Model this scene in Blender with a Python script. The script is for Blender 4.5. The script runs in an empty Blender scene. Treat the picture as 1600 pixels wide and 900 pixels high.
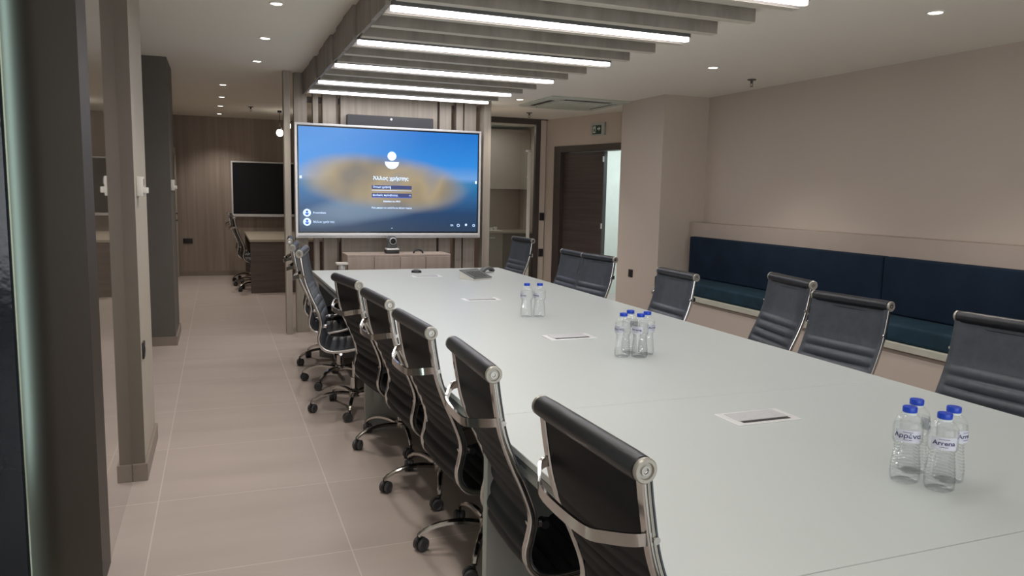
import bpy, bmesh, math, random
from mathutils import Vector, Matrix
C = bpy.context.scene.collection
PI = math.pi
R = math.radians
random.seed(7)

# ------------------------------------------------------------ camera, light, exposure
def unit(v):
    return Vector(v).normalized()
F_PX = 1192.0
HC = 1.52
vy = unit((338 - 800, 292.3 - 450, F_PX))
vx = Vector((3900 - 800, 366.6 - 450, F_PX)); vx = (vx - vy * vy.dot(vx)).normalized()
vz = vx.cross(vy)
# rows = world axes in (right, down, forward) coordinates
cam_d = bpy.data.cameras.new('camera'); cam = bpy.data.objects.new('camera', cam_d); C.objects.link(cam)
cam_d.sensor_width = 36; cam_d.lens = 36 * F_PX / 1600; cam_d.clip_start = 0.02; cam_d.clip_end = 60
rot = Matrix(((vx[0], -vx[1], -vx[2]), (vy[0], -vy[1], -vy[2]), (vz[0], -vz[1], -vz[2])))
cam.matrix_world = Matrix.Translation((0, 0, HC)) @ rot.to_4x4()
bpy.context.scene.camera = cam

sc = bpy.context.scene
sc.view_settings.view_transform = 'Standard'; sc.view_settings.look = 'None'
sc.view_settings.gamma = 1.0; sc.view_settings.use_curve_mapping = False
sc.view_settings.exposure = 0.25
w = bpy.data.worlds.new('world'); sc.world = w; w.use_nodes = True
w.node_tree.nodes['Background'].inputs[0].default_value = (0.75, 0.85, 1, 1)
w.node_tree.nodes['Background'].inputs[1].default_value = 0.25

TUBE = 5.5          # strength of the tube diffusers
TUBE_W = 6.2        # watts thrown down by each tube
SPOT_W = 42.0        # watts of a downlight
def area_light(name, loc, direction, sx, sy, power, col=(1, 1, 1)):
    l = bpy.data.lights.new(name, 'AREA'); l.shape = 'RECTANGLE'; l.size = sx; l.size_y = sy
    l.energy = power; l.color = col
    o = bpy.data.objects.new(name, l); C.objects.link(o); o.location = loc
    o.rotation_euler = Vector(direction).to_track_quat('-Z', 'Y').to_euler(); return o
# daylight: a side window left of the near pillar, the bright room behind the open door
area_light('daylight_side_window', (-1.5, 3.42, 1.4), (1, -0.10, 0), 0.35, 2.3, 22, (0.72, 1.0, 0.9))
area_light('next_room_ceiling_light', (5.9, 8.9, 2.6), (0, 0.1, -1), 1.2, 1.2, 52, (0.80, 0.95, 1.0))
area_light('rear_fill_light', (1.2, -1.95, 1.5), (0.0, 1, 0.05), 4.5, 1.8, 62, (0.93, 0.97, 1.0))  # fill light added behind the camera, no window known there
area_light('kitchen_fill_light', (3.7, 10.7, 2.5), (0, 0, -1), 0.9, 0.5, 6, (1.0, 0.95, 0.88))  # unseen lamp added to brighten the kitchen

# ------------------------------------------------------------ materials
MATS = {}
def nmat(name):
    m = bpy.data.materials.new(name); m.use_nodes = True; MATS[name] = m
    return m, m.node_tree.nodes, m.node_tree.links, m.node_tree.nodes['Principled BSDF']
def ramp(ns, stops):
    r = ns.new('ShaderNodeValToRGB'); e = r.color_ramp.elements
    while len(e) < len(stops): e.new(0.5)
    for i, (p, c) in enumerate(stops):
        e[i].position = p; e[i].color = (*c, 1)
    return r
def plain(name, col, rough=0.5, metal=0.0, spec=0.5, var=0.04, scale=6.0, bump=0.0, bscale=200.0, coat=0.0, rvar=0.0):
    m, ns, ls, b = nmat(name)
    tc = ns.new('ShaderNodeTexCoord'); n = ns.new('ShaderNodeTexNoise'); n.inputs['Scale'].default_value = scale
    n.inputs['Detail'].default_value = 4
    ls.new(tc.outputs['Object'], n.inputs['Vector'])
    lo = [max(0, c * (1 - var)) for c in col]; hi = [min(1, c * (1 + var)) for c in col]
    r = ramp(ns, [(0.3, lo), (0.7, hi)]); ls.new(n.outputs['Fac'], r.inputs[0]); ls.new(r.outputs[0], b.inputs['Base Color'])
    b.inputs['Roughness'].default_value = rough; b.inputs['Metallic'].default_value = metal
    b.inputs['Specular IOR Level'].default_value = spec; b.inputs['Coat Weight'].default_value = coat
    if rvar:
        mr = ns.new('ShaderNodeMapRange'); mr.inputs[3].default_value = rough - rvar; mr.inputs[4].default_value = rough + rvar
        ls.new(n.outputs['Fac'], mr.inputs[0]); ls.new(mr.outputs[0], b.inputs['Roughness'])
    if bump:
        n2 = ns.new('ShaderNodeTexNoise'); n2.inputs['Scale'].default_value = bscale; ls.new(tc.outputs['Object'], n2.inputs['Vector'])
        bp = ns.new('ShaderNodeBump'); bp.inputs['Strength'].default_value = bump; bp.inputs['Distance'].default_value = 0.002
        ls.new(n2.outputs['Fac'], bp.inputs['Height']); ls.new(bp.outputs[0], b.inputs['Normal'])
    return m
def wood(name, dark, light, axis='Z', rough=0.5, across=14.0, along=0.7, plank=0.0):
    """veneer: noise stretched along the grain, optional slightly different vertical sheets"""
    m, ns, ls, b = nmat(name)
    tc = ns.new('ShaderNodeTexCoord'); mp = ns.new('ShaderNodeMapping')
    s = [across] * 3; s['XYZ'.index(axis)] = along; mp.inputs['Scale'].default_value = s
    ls.new(tc.outputs['Object'], mp.inputs[0])
    n = ns.new('ShaderNodeTexNoise'); n.inputs['Scale'].default_value = 1.6; n.inputs['Detail'].default_value = 7
    n.inputs['Roughness'].default_value = 0.62; n.inputs['Distortion'].default_value = 0.4
    ls.new(mp.outputs[0], n.inputs['Vector'])
    r = ramp(ns, [(0.28, dark), (0.72, light)]); ls.new(n.outputs['Fac'], r.inputs[0])
    out = r.outputs[0]
    if plank:
        sx = ns.new('ShaderNodeSeparateXYZ'); ls.new(tc.outputs['Object'], sx.inputs[0])
        dv = ns.new('ShaderNodeMath'); dv.operation = 'DIVIDE'; dv.inputs[1].default_value = plank
        ls.new(sx.outputs['X' if axis != 'X' else 'Z'], dv.inputs[0])
        fl = ns.new('ShaderNodeMath'); fl.operation = 'FLOOR'; ls.new(dv.outputs[0], fl.inputs[0])
        wn = ns.new('ShaderNodeTexWhiteNoise'); wn.noise_dimensions = '1D'; ls.new(fl.outputs[0], wn.inputs['W'])
        mr = ns.new('ShaderNodeMapRange'); mr.inputs[3].default_value = 0.86; mr.inputs[4].default_value = 1.1
        ls.new(wn.outputs['Value'], mr.inputs[0])
        mx = ns.new('ShaderNodeVectorMath'); mx.operation = 'SCALE'; ls.new(out, mx.inputs[0]); ls.new(mr.outputs[0], mx.inputs['Scale'])
        out = mx.outputs[0]
    ls.new(out, b.inputs['Base Color']); b.inputs['Roughness'].default_value = rough
    return m
def emis(name, col, s):
    m, ns, ls, b = nmat(name)
    b.inputs['Base Color'].default_value = (*[min(1, c) for c in col], 1)
    b.inputs['Emission Color'].default_value = (*col, 1); b.inputs['Emission Strength'].default_value = s
    return m

plain('wall_paint', (0.55, 0.475, 0.41), 0.75, var=0.015, scale=1.5, bump=0.05)
plain('ceiling_paint', (0.84, 0.81, 0.73), 0.85, var=0.01, scale=1.5)
plain('ledge_paint', (0.43, 0.36, 0.31), 0.7, var=0.015)
plain('dark_wall', (0.13, 0.118, 0.105), 0.7, var=0.03)
plain('pillar_paint', (0.042, 0.032, 0.024), 0.5, var=0.03)
plain('jamb_paint', (0.17, 0.14, 0.112), 0.5, var=0.02)
plain('jamb_light', (0.42, 0.38, 0.32), 0.6, var=0.02)
plain('gloss_panel', (0.20, 0.17, 0.14), 0.02, spec=1.0, var=0.01, coat=1.0)
plain('skirting', (0.26, 0.215, 0.18), 0.45)
plain('table_white', (0.51, 0.545, 0.535), 0.34, var=0.01, scale=2)
plain('table_grey', (0.30, 0.30, 0.275), 0.45, var=0.03)
plain('table_edge', (0.25, 0.27, 0.26), 0.35)
plain('steel_dark', (0.02, 0.02, 0.022), 0.4)
plain('leather_rear', (0.004, 0.005, 0.007), 0.55, spec=0.22, var=0.15, scale=30, bump=0.2, bscale=500)
plain('leather', (0.052, 0.060, 0.072), 0.42, spec=0.6, var=0.15, scale=30, bump=0.25, bscale=500)
plain('leather_roll', (0.013, 0.014, 0.018), 0.38, spec=0.5, var=0.15, scale=30, bump=0.2, bscale=500)
plain('chrome', (0.54, 0.52, 0.50), 0.14, metal=1.0, var=0.02)
plain('cap_metal', (0.40, 0.38, 0.34), 0.4, metal=0.6)
plain('alu', (0.86, 0.86, 0.86), 0.4, metal=0.5, var=0.03, scale=30)
plain('alu_tray', (0.55, 0.55, 0.56), 0.5, metal=0.3, var=0.05, scale=60)
plain('black_plastic', (0.014, 0.014, 0.016), 0.38)
plain('grey_plastic', (0.10, 0.105, 0.105), 0.5)
plain('caster_grey', (0.055, 0.055, 0.06), 0.5)
plain('white_plastic', (0.72, 0.70, 0.65), 0.4)
plain('tv_frame', (0.70, 0.70, 0.71), 0.35, metal=0.15)
plain('tv_black', (0.008, 0.008, 0.010), 0.12)
plain('board_black', (0.006, 0.006, 0.008), 0.4, spec=0.3)
plain('soundbar', (0.045, 0.047, 0.052), 0.7, bump=0.4, bscale=900)
plain('navy_velvet', (0.008, 0.018, 0.036), 0.85, spec=0.2, var=0.2, scale=5)
plain('navy_seat', (0.012, 0.034, 0.055), 0.8, spec=0.25, var=0.25, scale=7)
plain('bench_edge', (0.50, 0.50, 0.42), 0.5)
plain('door_frame', (0.060, 0.046, 0.042), 0.45)
plain('cap_blue', (0.008, 0.055, 0.50), 0.35)
plain('cap_ring', (0.70, 0.76, 0.80), 0.4)
plain('label_paper', (0.62, 0.63, 0.72), 0.5)
plain('label_ink', (0.04, 0.045, 0.13), 0.6)
plain('edge_pale', (0.62, 0.58, 0.50), 0.5)
plain('kitchen_front', (0.36, 0.32, 0.285), 0.45)
plain('kitchen_dark', (0.17, 0.16, 0.14), 0.45)
plain('kitchen_top', (0.45, 0.40, 0.34), 0.4)
plain('exit_green', (0.012, 0.045, 0.03), 0.4)
plain('exit_plate', (0.42, 0.45, 0.42), 0.4)
plain('exit_white', (0.7, 0.75, 0.7), 0.5)
plain('cassette', (0.50, 0.53, 0.47), 0.5)
plain('cassette_slot', (0.03, 0.028, 0.026), 0.6)
plain('sprinkler_metal', (0.10, 0.09, 0.08), 0.35, metal=0.8)
plain('next_room_paint', (0.66, 0.68, 0.62), 0.8)
plain('navy_glass', (0.006, 0.013, 0.022), 0.16, bump=0.8, bscale=22)
wood('veneer', (0.29, 0.255, 0.215), (0.42, 0.375, 0.32), 'Z', 0.5, 16, 0.5)
wood('veneer_shelf', (0.36, 0.285, 0.24), (0.48, 0.39, 0.335), 'Z', 0.5, 12, 0.6)
wood('veneer_far', (0.27, 0.215, 0.18), (0.40, 0.325, 0.275), 'Z', 0.5, 12, 0.35, plank=0.62)
wood('baffle_wood', (0.22, 0.20, 0.175), (0.35, 0.32, 0.285), 'Z', 0.55, 5, 1.2)
wood('desk_dark', (0.085, 0.060, 0.052), (0.14, 0.105, 0.09), 'X', 0.5, 14, 0.8)
wood('desk_top', (0.33, 0.28, 0.225), (0.44, 0.385, 0.31), 'X', 0.4, 14, 0.8)
wood('door_wood', (0.050, 0.038, 0.037), (0.095, 0.074, 0.070), 'X', 0.45, 16, 0.6)
emis('tube_light', (1.0, 0.955, 0.985), TUBE)
emis('downlight_lens', (1.0, 0.93, 0.84), 5.0)
emis('bulb_glow', (1.0, 0.93, 0.82), 9.0)
emis('ui_white', (0.55, 0.72, 1.0), 0.75)
emis('ui_dim', (0.55, 0.62, 0.72), 0.62)
emis('ui_field', (0.035, 0.045, 0.14), 0.6)
emis('ui_edge', (0.03, 0.09, 0.42), 0.7)

# floor tiles 80 x 80 cm
def floor_material():
    m, ns, ls, b = nmat('floor_tile')
    tc = ns.new('ShaderNodeTexCoord'); sx = ns.new('ShaderNodeSeparateXYZ'); ls.new(tc.outputs['Object'], sx.inputs[0])
    masks = []; ids = []
    for ax, off in (('X', -0.30), ('Y', 3.91)):
        a = ns.new('ShaderNodeMath'); a.operation = 'SUBTRACT'; a.inputs[1].default_value = off; ls.new(sx.outputs[ax], a.inputs[0])
        d = ns.new('ShaderNodeMath'); d.operation = 'DIVIDE'; d.inputs[1].default_value = 0.8; ls.new(a.outputs[0], d.inputs[0])
        fl = ns.new('ShaderNodeMath'); fl.operation = 'FLOOR'; ls.new(d.outputs[0], fl.inputs[0]); ids.append(fl)
        f = ns.new('ShaderNodeMath'); f.operation = 'FRACT'; ls.new(d.outputs[0], f.inputs[0])
        p = ns.new('ShaderNodeMath'); p.operation = 'PINGPONG'; p.inputs[1].default_value = 0.5; ls.new(f.outputs[0], p.inputs[0])
        c = ns.new('ShaderNodeMath'); c.operation = 'LESS_THAN'; c.inputs[1].default_value = 0.0034; ls.new(p.outputs[0], c.inputs[0])
        masks.append(c)
    mx = ns.new('ShaderNodeMath'); mx.operation = 'MAXIMUM'; ls.new(masks[0].outputs[0], mx.inputs[0]); ls.new(masks[1].outputs[0], mx.inputs[1])
    cb = ns.new('ShaderNodeCombineXYZ'); ls.new(ids[0].outputs[0], cb.inputs[0]); ls.new(ids[1].outputs[0], cb.inputs[1])
    wn = ns.new('ShaderNodeTexWhiteNoise'); ls.new(cb.outputs[0], wn.inputs['Vector'])
    mp = ns.new('ShaderNodeMapping'); mp.inputs['Scale'].default_value = (0.5, 3.0, 1); ls.new(tc.outputs['Object'], mp.inputs[0])
    n = ns.new('ShaderNodeTexNoise'); n.inputs['Scale'].default_value = 2.0; n.inputs['Detail'].default_value = 5; ls.new(mp.outputs[0], n.inputs['Vector'])
    r = ramp(ns, [(0.3, (0.435, 0.37, 0.34)), (0.7, (0.475, 0.405, 0.37))]); ls.new(n.outputs['Fac'], r.inputs[0])
    mr = ns.new('ShaderNodeMapRange'); mr.inputs[3].default_value = 0.97; mr.inputs[4].default_value = 1.03; ls.new(wn.outputs['Value'], mr.inputs[0])
    sc_ = ns.new('ShaderNodeVectorMath'); sc_.operation = 'SCALE'; ls.new(r.outputs[0], sc_.inputs[0]); ls.new(mr.outputs[0], sc_.inputs['Scale'])
    mix = ns.new('ShaderNodeMix'); mix.data_type = 'RGBA'; ls.new(mx.outputs[0], mix.inputs['Factor'])
    ls.new(sc_.outputs[0], mix.inputs[6]); mix.inputs[7].default_value = (0.60, 0.53, 0.48, 1)
    ls.new(mix.outputs[2], b.inputs['Base Color']); b.inputs['Roughness'].default_value = 0.36
floor_material()

def glassy(name, tint, gloss_rough=0.02, base=0.06, edge=0.75, refr=0.0, ior=1.33, milk=0.0):
    m, ns, ls, b = nmat(name); ns.remove(b)
    out = [n for n in ns if n.type == 'OUTPUT_MATERIAL'][0]
    t = ns.new('ShaderNodeBsdfTransparent'); t.inputs[0].default_value = (*tint, 1)
    g = ns.new('ShaderNodeBsdfGlossy'); g.inputs['Roughness'].default_value = gloss_rough; g.inputs[0].default_value = (0.9, 0.95, 0.95, 1)
    lw = ns.new('ShaderNodeLayerWeight'); lw.inputs[0].default_value = 0.25
    mr = ns.new('ShaderNodeMapRange'); mr.inputs[3].default_value = base; mr.inputs[4].default_value = edge
    ls.new(lw.outputs['Facing'], mr.inputs[0])
    src = t.outputs[0]
    if refr:
        rf = ns.new('ShaderNodeBsdfRefraction'); rf.inputs['IOR'].default_value = ior; rf.inputs['Color'].default_value = (*tint, 1)
        rf.inputs['Roughness'].default_value = 0.03
        mm = ns.new('ShaderNodeMixShader'); mm.inputs[0].default_value = refr
        ls.new(t.outputs[0], mm.inputs[1]); ls.new(rf.outputs[0], mm.inputs[2]); src = mm.outputs[0]
    mx = ns.new('ShaderNodeMixShader'); ls.new(mr.outputs[0], mx.inputs[0]); ls.new(src, mx.inputs[1]); ls.new(g.outputs[0], mx.inputs[2])
    res = mx.outputs[0]
    if milk:
        df = ns.new('ShaderNodeBsdfDiffuse'); df.inputs[0].default_value = (0.85, 0.9, 0.9, 1)
        m3 = ns.new('ShaderNodeMixShader'); m3.inputs[0].default_value = milk
        ls.new(res, m3.inputs[1]); ls.new(df.outputs[0], m3.inputs[2]); res = m3.outputs[0]
    ls.new(res, out.inputs[0]); return m
glassy('pane_glass', (0.90, 0.92, 0.91), 0.01, 0.05, 0.6)
glassy('bottle_pet', (1, 1, 1), 0.10, 0.02, 0.30, refr=0.0, milk=0.07)
glassy('water', (0.993, 0.997, 0.998), 0.03, 0.01, 0.15, refr=0.2, ior=1.12)

def screen_material():
    """blurred log-in wallpaper: blue sky, a sandy island, dark sea"""
    m, ns, ls, b = nmat('screen_picture')
    tc = ns.new('ShaderNodeTexCoord'); sp = ns.new('ShaderNodeSeparateXYZ'); ls.new(tc.outputs['Object'], sp.inputs[0])
    nz = ns.new('ShaderNodeTexNoise'); nz.inputs['Scale'].default_value = 1.6; nz.inputs['Detail'].default_value = 1.5; ls.new(tc.outputs['Object'], nz.inputs['Vector'])
    def M(op, a, b_=None, c=None):
        n = ns.new('ShaderNodeMath'); n.operation = op
        for i, v in enumerate((a, b_, c)):
            if v is None: continue
            if isinstance(v, (int, float)): n.inputs[i].default_value = v
            else: ls.new(v, n.inputs[i])
        return n.outputs[0]
    X = sp.outputs['X']; Z = sp.outputs['Z']
    # vertical blend of sea and sky (z from -0.5 to 0.5)
    t = M('ADD', Z, 0.5)
    r = ramp(ns, [(0.0, (0.022, 0.050, 0.105)), (0.18, (0.012, 0.055, 0.15)), (0.36, (0.02, 0.13, 0.33)), (0.50, (0.0, 0.19, 0.45)),
                  (0.56, (0.16, 0.38, 0.78)), (0.70, (0.02, 0.27, 0.78)), (1.0, (0.004, 0.19, 0.66))])
    ls.new(t, r.inputs[0])
    # lighter towards the upper left
    lft = M('MULTIPLY', M('SUBTRACT', 0.35, X), 0.55)
    lf = M('MULTIPLY', lft, M('SMOOTH_MAX', M('MULTIPLY', Z, 2.0), 0.0, 0.1))
    lc = ns.new('ShaderNodeClamp'); ls.new(lf, lc.inputs[0]); lc.inputs[2].default_value = 0.5
    m1 = ns.new('ShaderNodeMix'); m1.data_type = 'RGBA'; ls.new(lc.outputs[0], m1.inputs['Factor']); ls.new(r.outputs[0], m1.inputs[6]); m1.inputs[7].default_value = (0.14, 0.40, 0.86, 1)
    # surf line: pale band under the island, rising to the right
    def blob(cx, cz, sx_, sz_, slope, soft, amp=1.0):
        zz = M('SUBTRACT', M('SUBTRACT', Z, cz), M('MULTIPLY', X, slope))
        xx = M('SUBTRACT', X, cx)
        d = M('ADD', M('POWER', M('ABSOLUTE', M('DIVIDE', xx, sx_)), 2.6), M('POWER', M('ABSOLUTE', M('DIVIDE', zz, sz_)), 2.0))
        d = M('ADD', d, M('MULTIPLY', M('SUBTRACT', nz.outputs['Fac'], 0.5), 0.9))
        mr = ns.new('ShaderNodeMapRange'); mr.interpolation_type = 'SMOOTHSTEP'
        mr.inputs[1].default_value = 1 - soft; mr.inputs[2].default_value = 1 + soft
        mr.inputs[3].default_value = amp; mr.inputs[4].default_value = 0
        ls.new(d, mr.inputs[0]); return mr.outputs[0]
    surf = blob(0.0, -0.20, 0.86, 0.15, 0.20, 0.75, 0.55)
    m2 = ns.new('ShaderNodeMix'); m2.data_type = 'RGBA'; ls.new(surf, m2.inputs['Factor']); ls.new(m1.outputs[2], m2.inputs[6]); m2.inputs[7].default_value = (0.27, 0.38, 0.50, 1)
    isl = blob(-0.05, -0.015, 0.80, 0.25, -0.07, 0.65, 0.98)
    n2 = ns.new('ShaderNodeTexNoise'); n2.inputs['Scale'].default_value = 3.0; n2.inputs['Detail'].default_value = 0.5; ls.new(tc.outputs['Object'], n2.inputs['Vector'])
    ic = ramp(ns, [(0.3, (0.22, 0.185, 0.14)), (0.45, (0.33, 0.26, 0.155)), (0.6, (0.43, 0.34, 0.20)), (0.75, (0.33, 0.30, 0.27))]); ls.new(n2.outputs['Fac'], ic.inputs[0])
    m3 = ns.new('ShaderNodeMix'); m3.data_type = 'RGBA'; ls.new(isl, m3.inputs['Factor']); ls.new(m2.outputs[2], m3.inputs[6]); ls.new(ic.outputs[0], m3.inputs[7])
    ls.new(m3.outputs[2], b.inputs['Emission Color']); b.inputs['Emission Strength'].default_value = 0.78
    b.inputs['Base Color'].default_value = (0.01, 0.01, 0.012, 1); b.inputs['Roughness'].default_value = 0.25
screen_material()

# ------------------------------------------------------------ mesh helpers
class MB:
    def __init__(s): s.bm = bmesh.new()
    def _bev(s, verts, bev, seg=2):
        if bev > 0:
            es = list({e for v in verts for e in v.link_edges})
            bmesh.ops.bevel(s.bm, geom=es, offset=bev, segments=seg, affect='EDGES', profile=0.6)
    def box(s, x0, x1, y0, y1, z0, z1, bev=0.0, seg=2, M=None):
        vs = [s.bm.verts.new((x, y, z)) for x in (x0, x1) for y in (y0, y1) for z in (z0, z1)]
        for f in ((0, 1, 3, 2), (4, 6, 7, 5), (0, 4, 5, 1), (2, 3, 7, 6), (0, 2, 6, 4), (1, 5, 7, 3)):
            s.bm.faces.new([vs[i] for i in f])
        if M is not None:
            for v in vs: v.co = M @ v.co
        s._bev(vs, bev, seg); return s
    def prism(s, pts, z0, z1, axis='Z', M=None):
        """closed outline extruded along an axis"""
        def P(a, b, c):
            return {'Z': (a, b, c), 'Y': (a, c, b), 'X': (c, a, b)}[axis]
        lo = [s.bm.verts.new(P(a, b, z0)) for a, b in pts]; hi = [s.bm.verts.new(P(a, b, z1)) for a, b in pts]
        n = len(pts)
        s.bm.faces.new(lo[::-1]); s.bm.faces.new(hi)
        for i in range(n): s.bm.faces.new((lo[i], lo[(i + 1) % n], hi[(i + 1) % n], hi[i]))
        if M is not None:
            for v in lo + hi: v.co = M @ v.co
        return s
    def sweep(s, pts, section, up=(0, 1, 0), caps=True, scale=None, closed=False):
        """sweep a 2D section (u along 'up', v along the third axis) over a path"""
        pts = [Vector(p) for p in pts]; rings = []; n = len(pts)
        for i, p in enumerate(pts):
            if closed: t = (pts[(i + 1) % n] - pts[i - 1]).normalized()
            else: t = (pts[min(i + 1, n - 1)] - pts[max(i - 1, 0)]).normalized()
            u = Vector(up); u = (u - t * t.dot(u))
            if u.length < 1e-5: u = Vector((1, 0, 0)) - t * t.x
            u.normalize(); v = t.cross(u)
            k = scale[i] if scale else 1.0
            rings.append([s.bm.verts.new(p + u * (a * k) + v * (b * k)) for a, b in section])
        m = len(section)
        for i in range(n if closed else n - 1):
            for j in range(m):
                a, b = rings[i], rings[(i + 1) % n]
                s.bm.faces.new((a[j], a[(j + 1) % m], b[(j + 1) % m], b[j]))
        if caps and not closed:
            s.bm.faces.new(rings[0][::-1]); s.bm.faces.new(rings[-1])
        return s
    def tube(s, pts, r, seg=10, scale=None, up=(0, 1, 0), closed=False):
        return s.sweep(pts, [(r * math.cos(2 * PI * k / seg), r * math.sin(2 * PI * k / seg)) for k in range(seg)], up, True, scale, closed)
    def lathe(s, prof, seg=24, M=None, fn=None):
        """profile (r, z) about Z"""
        rings = []; allv = []
        for r, z in prof:
            if r < 1e-5:
                v = s.bm.verts.new((0, 0, z)); rings.append([v]); allv.append(v)
            else:
                ring = []
                for k in range(seg):
                    a = 2 * PI * k / seg; rr = r * (fn(a, z) if fn else 1)
                    ring.append(s.bm.verts.new((rr * math.cos(a), rr * math.sin(a), z)))
                rings.append(ring); allv += ring
        for a, b in zip(rings, rings[1:]):
            for k in range(seg):
                if len(a) == 1 and len(b) == 1: continue
                if len(a) == 1: s.bm.faces.new((a[0], b[(k + 1) % seg], b[k]))
                elif len(b) == 1: s.bm.faces.new((a[k], a[(k + 1) % seg], b[0]))
                else: s.bm.faces.new((a[k], a[(k + 1) % seg], b[(k + 1) % seg], b[k]))
        for e in (rings[0], rings[-1]):
            if len(e) > 1: s.bm.faces.new(e)
        if M is not None:
            for v in allv: v.co = M @ v.co
        return s
    def cyl(s, a, b, r, seg=16, r2=None):
        a = Vector(a); b = Vector(b); L = (b - a).length
        q = (b - a).to_track_quat('Z', 'X').to_matrix().to_4x4()
        return s.lathe([(r, 0), (r if r2 is None else r2, L)], seg, Matrix.Translation(a) @ q)
    def build(s, name, mat, parent=None, smooth=True, angle=35):
        bmesh.ops.recalc_face_normals(s.bm, faces=s.bm.faces[:])
        me = bpy.data.meshes.new(name); s.bm.to_mesh(me); s.bm.free()
        me.materials.append(MATS[mat] if isinstance(mat, str) else mat)
        if smooth:
            me.polygons.foreach_set('use_smooth', [True] * len(me.polygons))
            me.set_sharp_from_angle(angle=R(angle))
        o = bpy.data.objects.new(name, me); C.objects.link(o)
        if parent is not None: o.parent = parent
        return o

def tag(o, label=None, cat=None, group=None, kind=None):
    if label: o['label'] = label
    if cat: o['category'] = cat
    if group: o['group'] = group
    if kind: o['kind'] = kind
    return o
def thing(name, label, cat, loc=(0, 0, 0), rz=0.0, group=None):
    o = bpy.data.objects.new(name, None); C.objects.link(o); o.empty_display_size = 0.05
    o.location = loc; o.rotation_euler = (0, 0, rz)
    return tag(o, label, cat, group)
def struct(name, mb, mat, parent=None, smooth=False):
    o = mb.build(name, mat, parent, smooth)
    if parent is None: o['kind'] = 'structure'
    return o
def copy_tree(o, parent=None):
    c = o.copy(); C.objects.link(c)
    if parent is not None: c.parent = parent
    for ch in list(o.children): copy_tree(ch, c)
    return c
def text_mesh(body, size, mat, name, parent, loc, rot=(PI / 2, 0, 0), align='CENTER', ext=0.0006, bend=None, bold=0.0, sx=1.0):
    cu = bpy.data.curves.new(name, 'FONT'); cu.body = body; cu.size = size; cu.align_x = align; cu.align_y = 'CENTER'
    cu.extrude = ext; cu.offset = bold; cu.resolution_u = 3
    tmp = bpy.data.objects.new('tmp_text', cu); C.objects.link(tmp)
    bpy.context.view_layer.update()
    me = bpy.data.meshes.new_from_object(tmp.evaluated_get(bpy.context.evaluated_depsgraph_get()))
    bpy.data.objects.remove(tmp); bpy.data.curves.remove(cu)
    M = Matrix.Translation(loc) @ Matrix.Rotation(rot[2], 4, 'Z') @ Matrix.Rotation(rot[0], 4, 'X')
    for v in me.vertices:
        c = v.co.copy(); c.x *= sx
        if bend:      # wrap round a vertical cylinder of radius bend, facing -Y
            a = c.x / bend; rr = bend + c.z
            v.co = Vector((rr * math.sin(a), -rr * math.cos(a), c.y)); v.co = Matrix.Rotation(rot[2], 4, 'Z') @ v.co + Vector(loc)
        else: v.co = M @ c
    me.materials.clear(); me.materials.append(MATS[mat])
    o = bpy.data.objects.new(name, me); C.objects.link(o); o.parent = parent
    return o

# ------------------------------------------------------------ room shell
ZL, ZR = 2.70, 2.55       # ceiling over the aisle and the far room, lower ceiling over the meeting area
struct('floor', MB().box(-3.0, 8.2, -2.2, 14.3, -0.1, 0), 'floor_tile')
struct('ceiling', MB().box(-3.0, 8.2, -2.2, 14.3, ZL, ZL + 0.1), 'ceiling_paint')
mb = MB(); mb.box(0.87, 5.2, -2.2, 8.33, ZR, ZL); mb.box(2.90, 5.2, 8.33, 12.2, ZR, ZL)
struct('ceiling_lower', mb, 'ceiling_paint')
struct('wall_right', MB().box(4.82, 4.97, -2.2, 6.86, 0, ZL), 'wall_paint')
# pillar beside the bench: front face at y 6.86, side face at x 4.28
struct('wall_right_pillar', MB().box(4.28, 5.2, 6.86, 7.73, 0, ZL), 'wall_paint')
# oblique door wall
P0 = Vector((4.32, 10.1, 0)); D = Vector((0.22938, -0.97334, 0)); N = Vector((0.97334, 0.22938, 0))
OB = Matrix(((D.x, N.x, 0, P0.x), (D.y, N.y, 0, P0.y), (0, 0, 1, 0), (0, 0, 0, 1)))   # local x along wall, local y into next room
mb = MB()
mb.box(-0.05, 0.33, 0, 0.14, 0, ZR, M=OB); mb.box(0.33, 2.12, 0, 0.14, 2.16, ZR, M=OB); mb.box(2.12, 2.45, 0, 0.14, 0, ZR, M=OB)
struct('wall_right_door', mb, 'wall_paint')
struct('wall_far', MB().box(-0.8, 3.0, 14.1, 14.25, 0, ZL), 'veneer_far')
struct('wall_kitchen_left', MB().box(2.92, 3.0, 8.6, 14.1, 0, ZL), 'wall_paint')
struct('wall_kitchen_back', MB().box(3.0, 4.72, 11.7, 11.8, 0, ZL), 'wall_paint')
struct('wall_kitchen_right', MB().box(4.62, 4.72, 10.2, 11.7, 0, ZL).box(4.34, 4.72, 10.12, 10.2, 0, ZL), 'wall_paint')
struct('wall_back', MB().box(-3.0, 5.0, -2.2, -2.1, 0, ZL), 'wall_paint')
# left side: rounded near pillar, glossy panel, jamb, recess, dark column, doorway trim
pts = []
for k in range(13):
    a = PI + (PI / 2) * k / 12
    pts.append((-0.555 + 0.135 * math.cos(a), 3.225 + 0.135 * math.sin(a)))
pts += [(-0.437, 3.09), (-0.437, 3.315), (-0.50, 3.315), (-0.50, 3.60), (-0.69, 3.60)]
struct('wall_left_pillar', MB().prism(pts, 0, ZL), 'pillar_paint', smooth=True)
struct('wall_left_panel', MB().box(-0.50, -0.440, 3.315, 4.245, 0, ZL), 'gloss_panel')
mb = MB(); mb.box(-0.66, -0.382, 4.245, 4.95, 0.0, ZL)
struct('wall_left_jamb', mb, 'jamb_light')
mb = MB(); mb.box(-0.440, -0.380, 4.236, 4.245, 0.09, ZL)
struct('trim_1', mb, 'jamb_paint')
struct('wall_left_recess', MB().box(-0.78, -0.63, 4.95, 7.9, 0, ZL), 'dark_wall')
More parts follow.
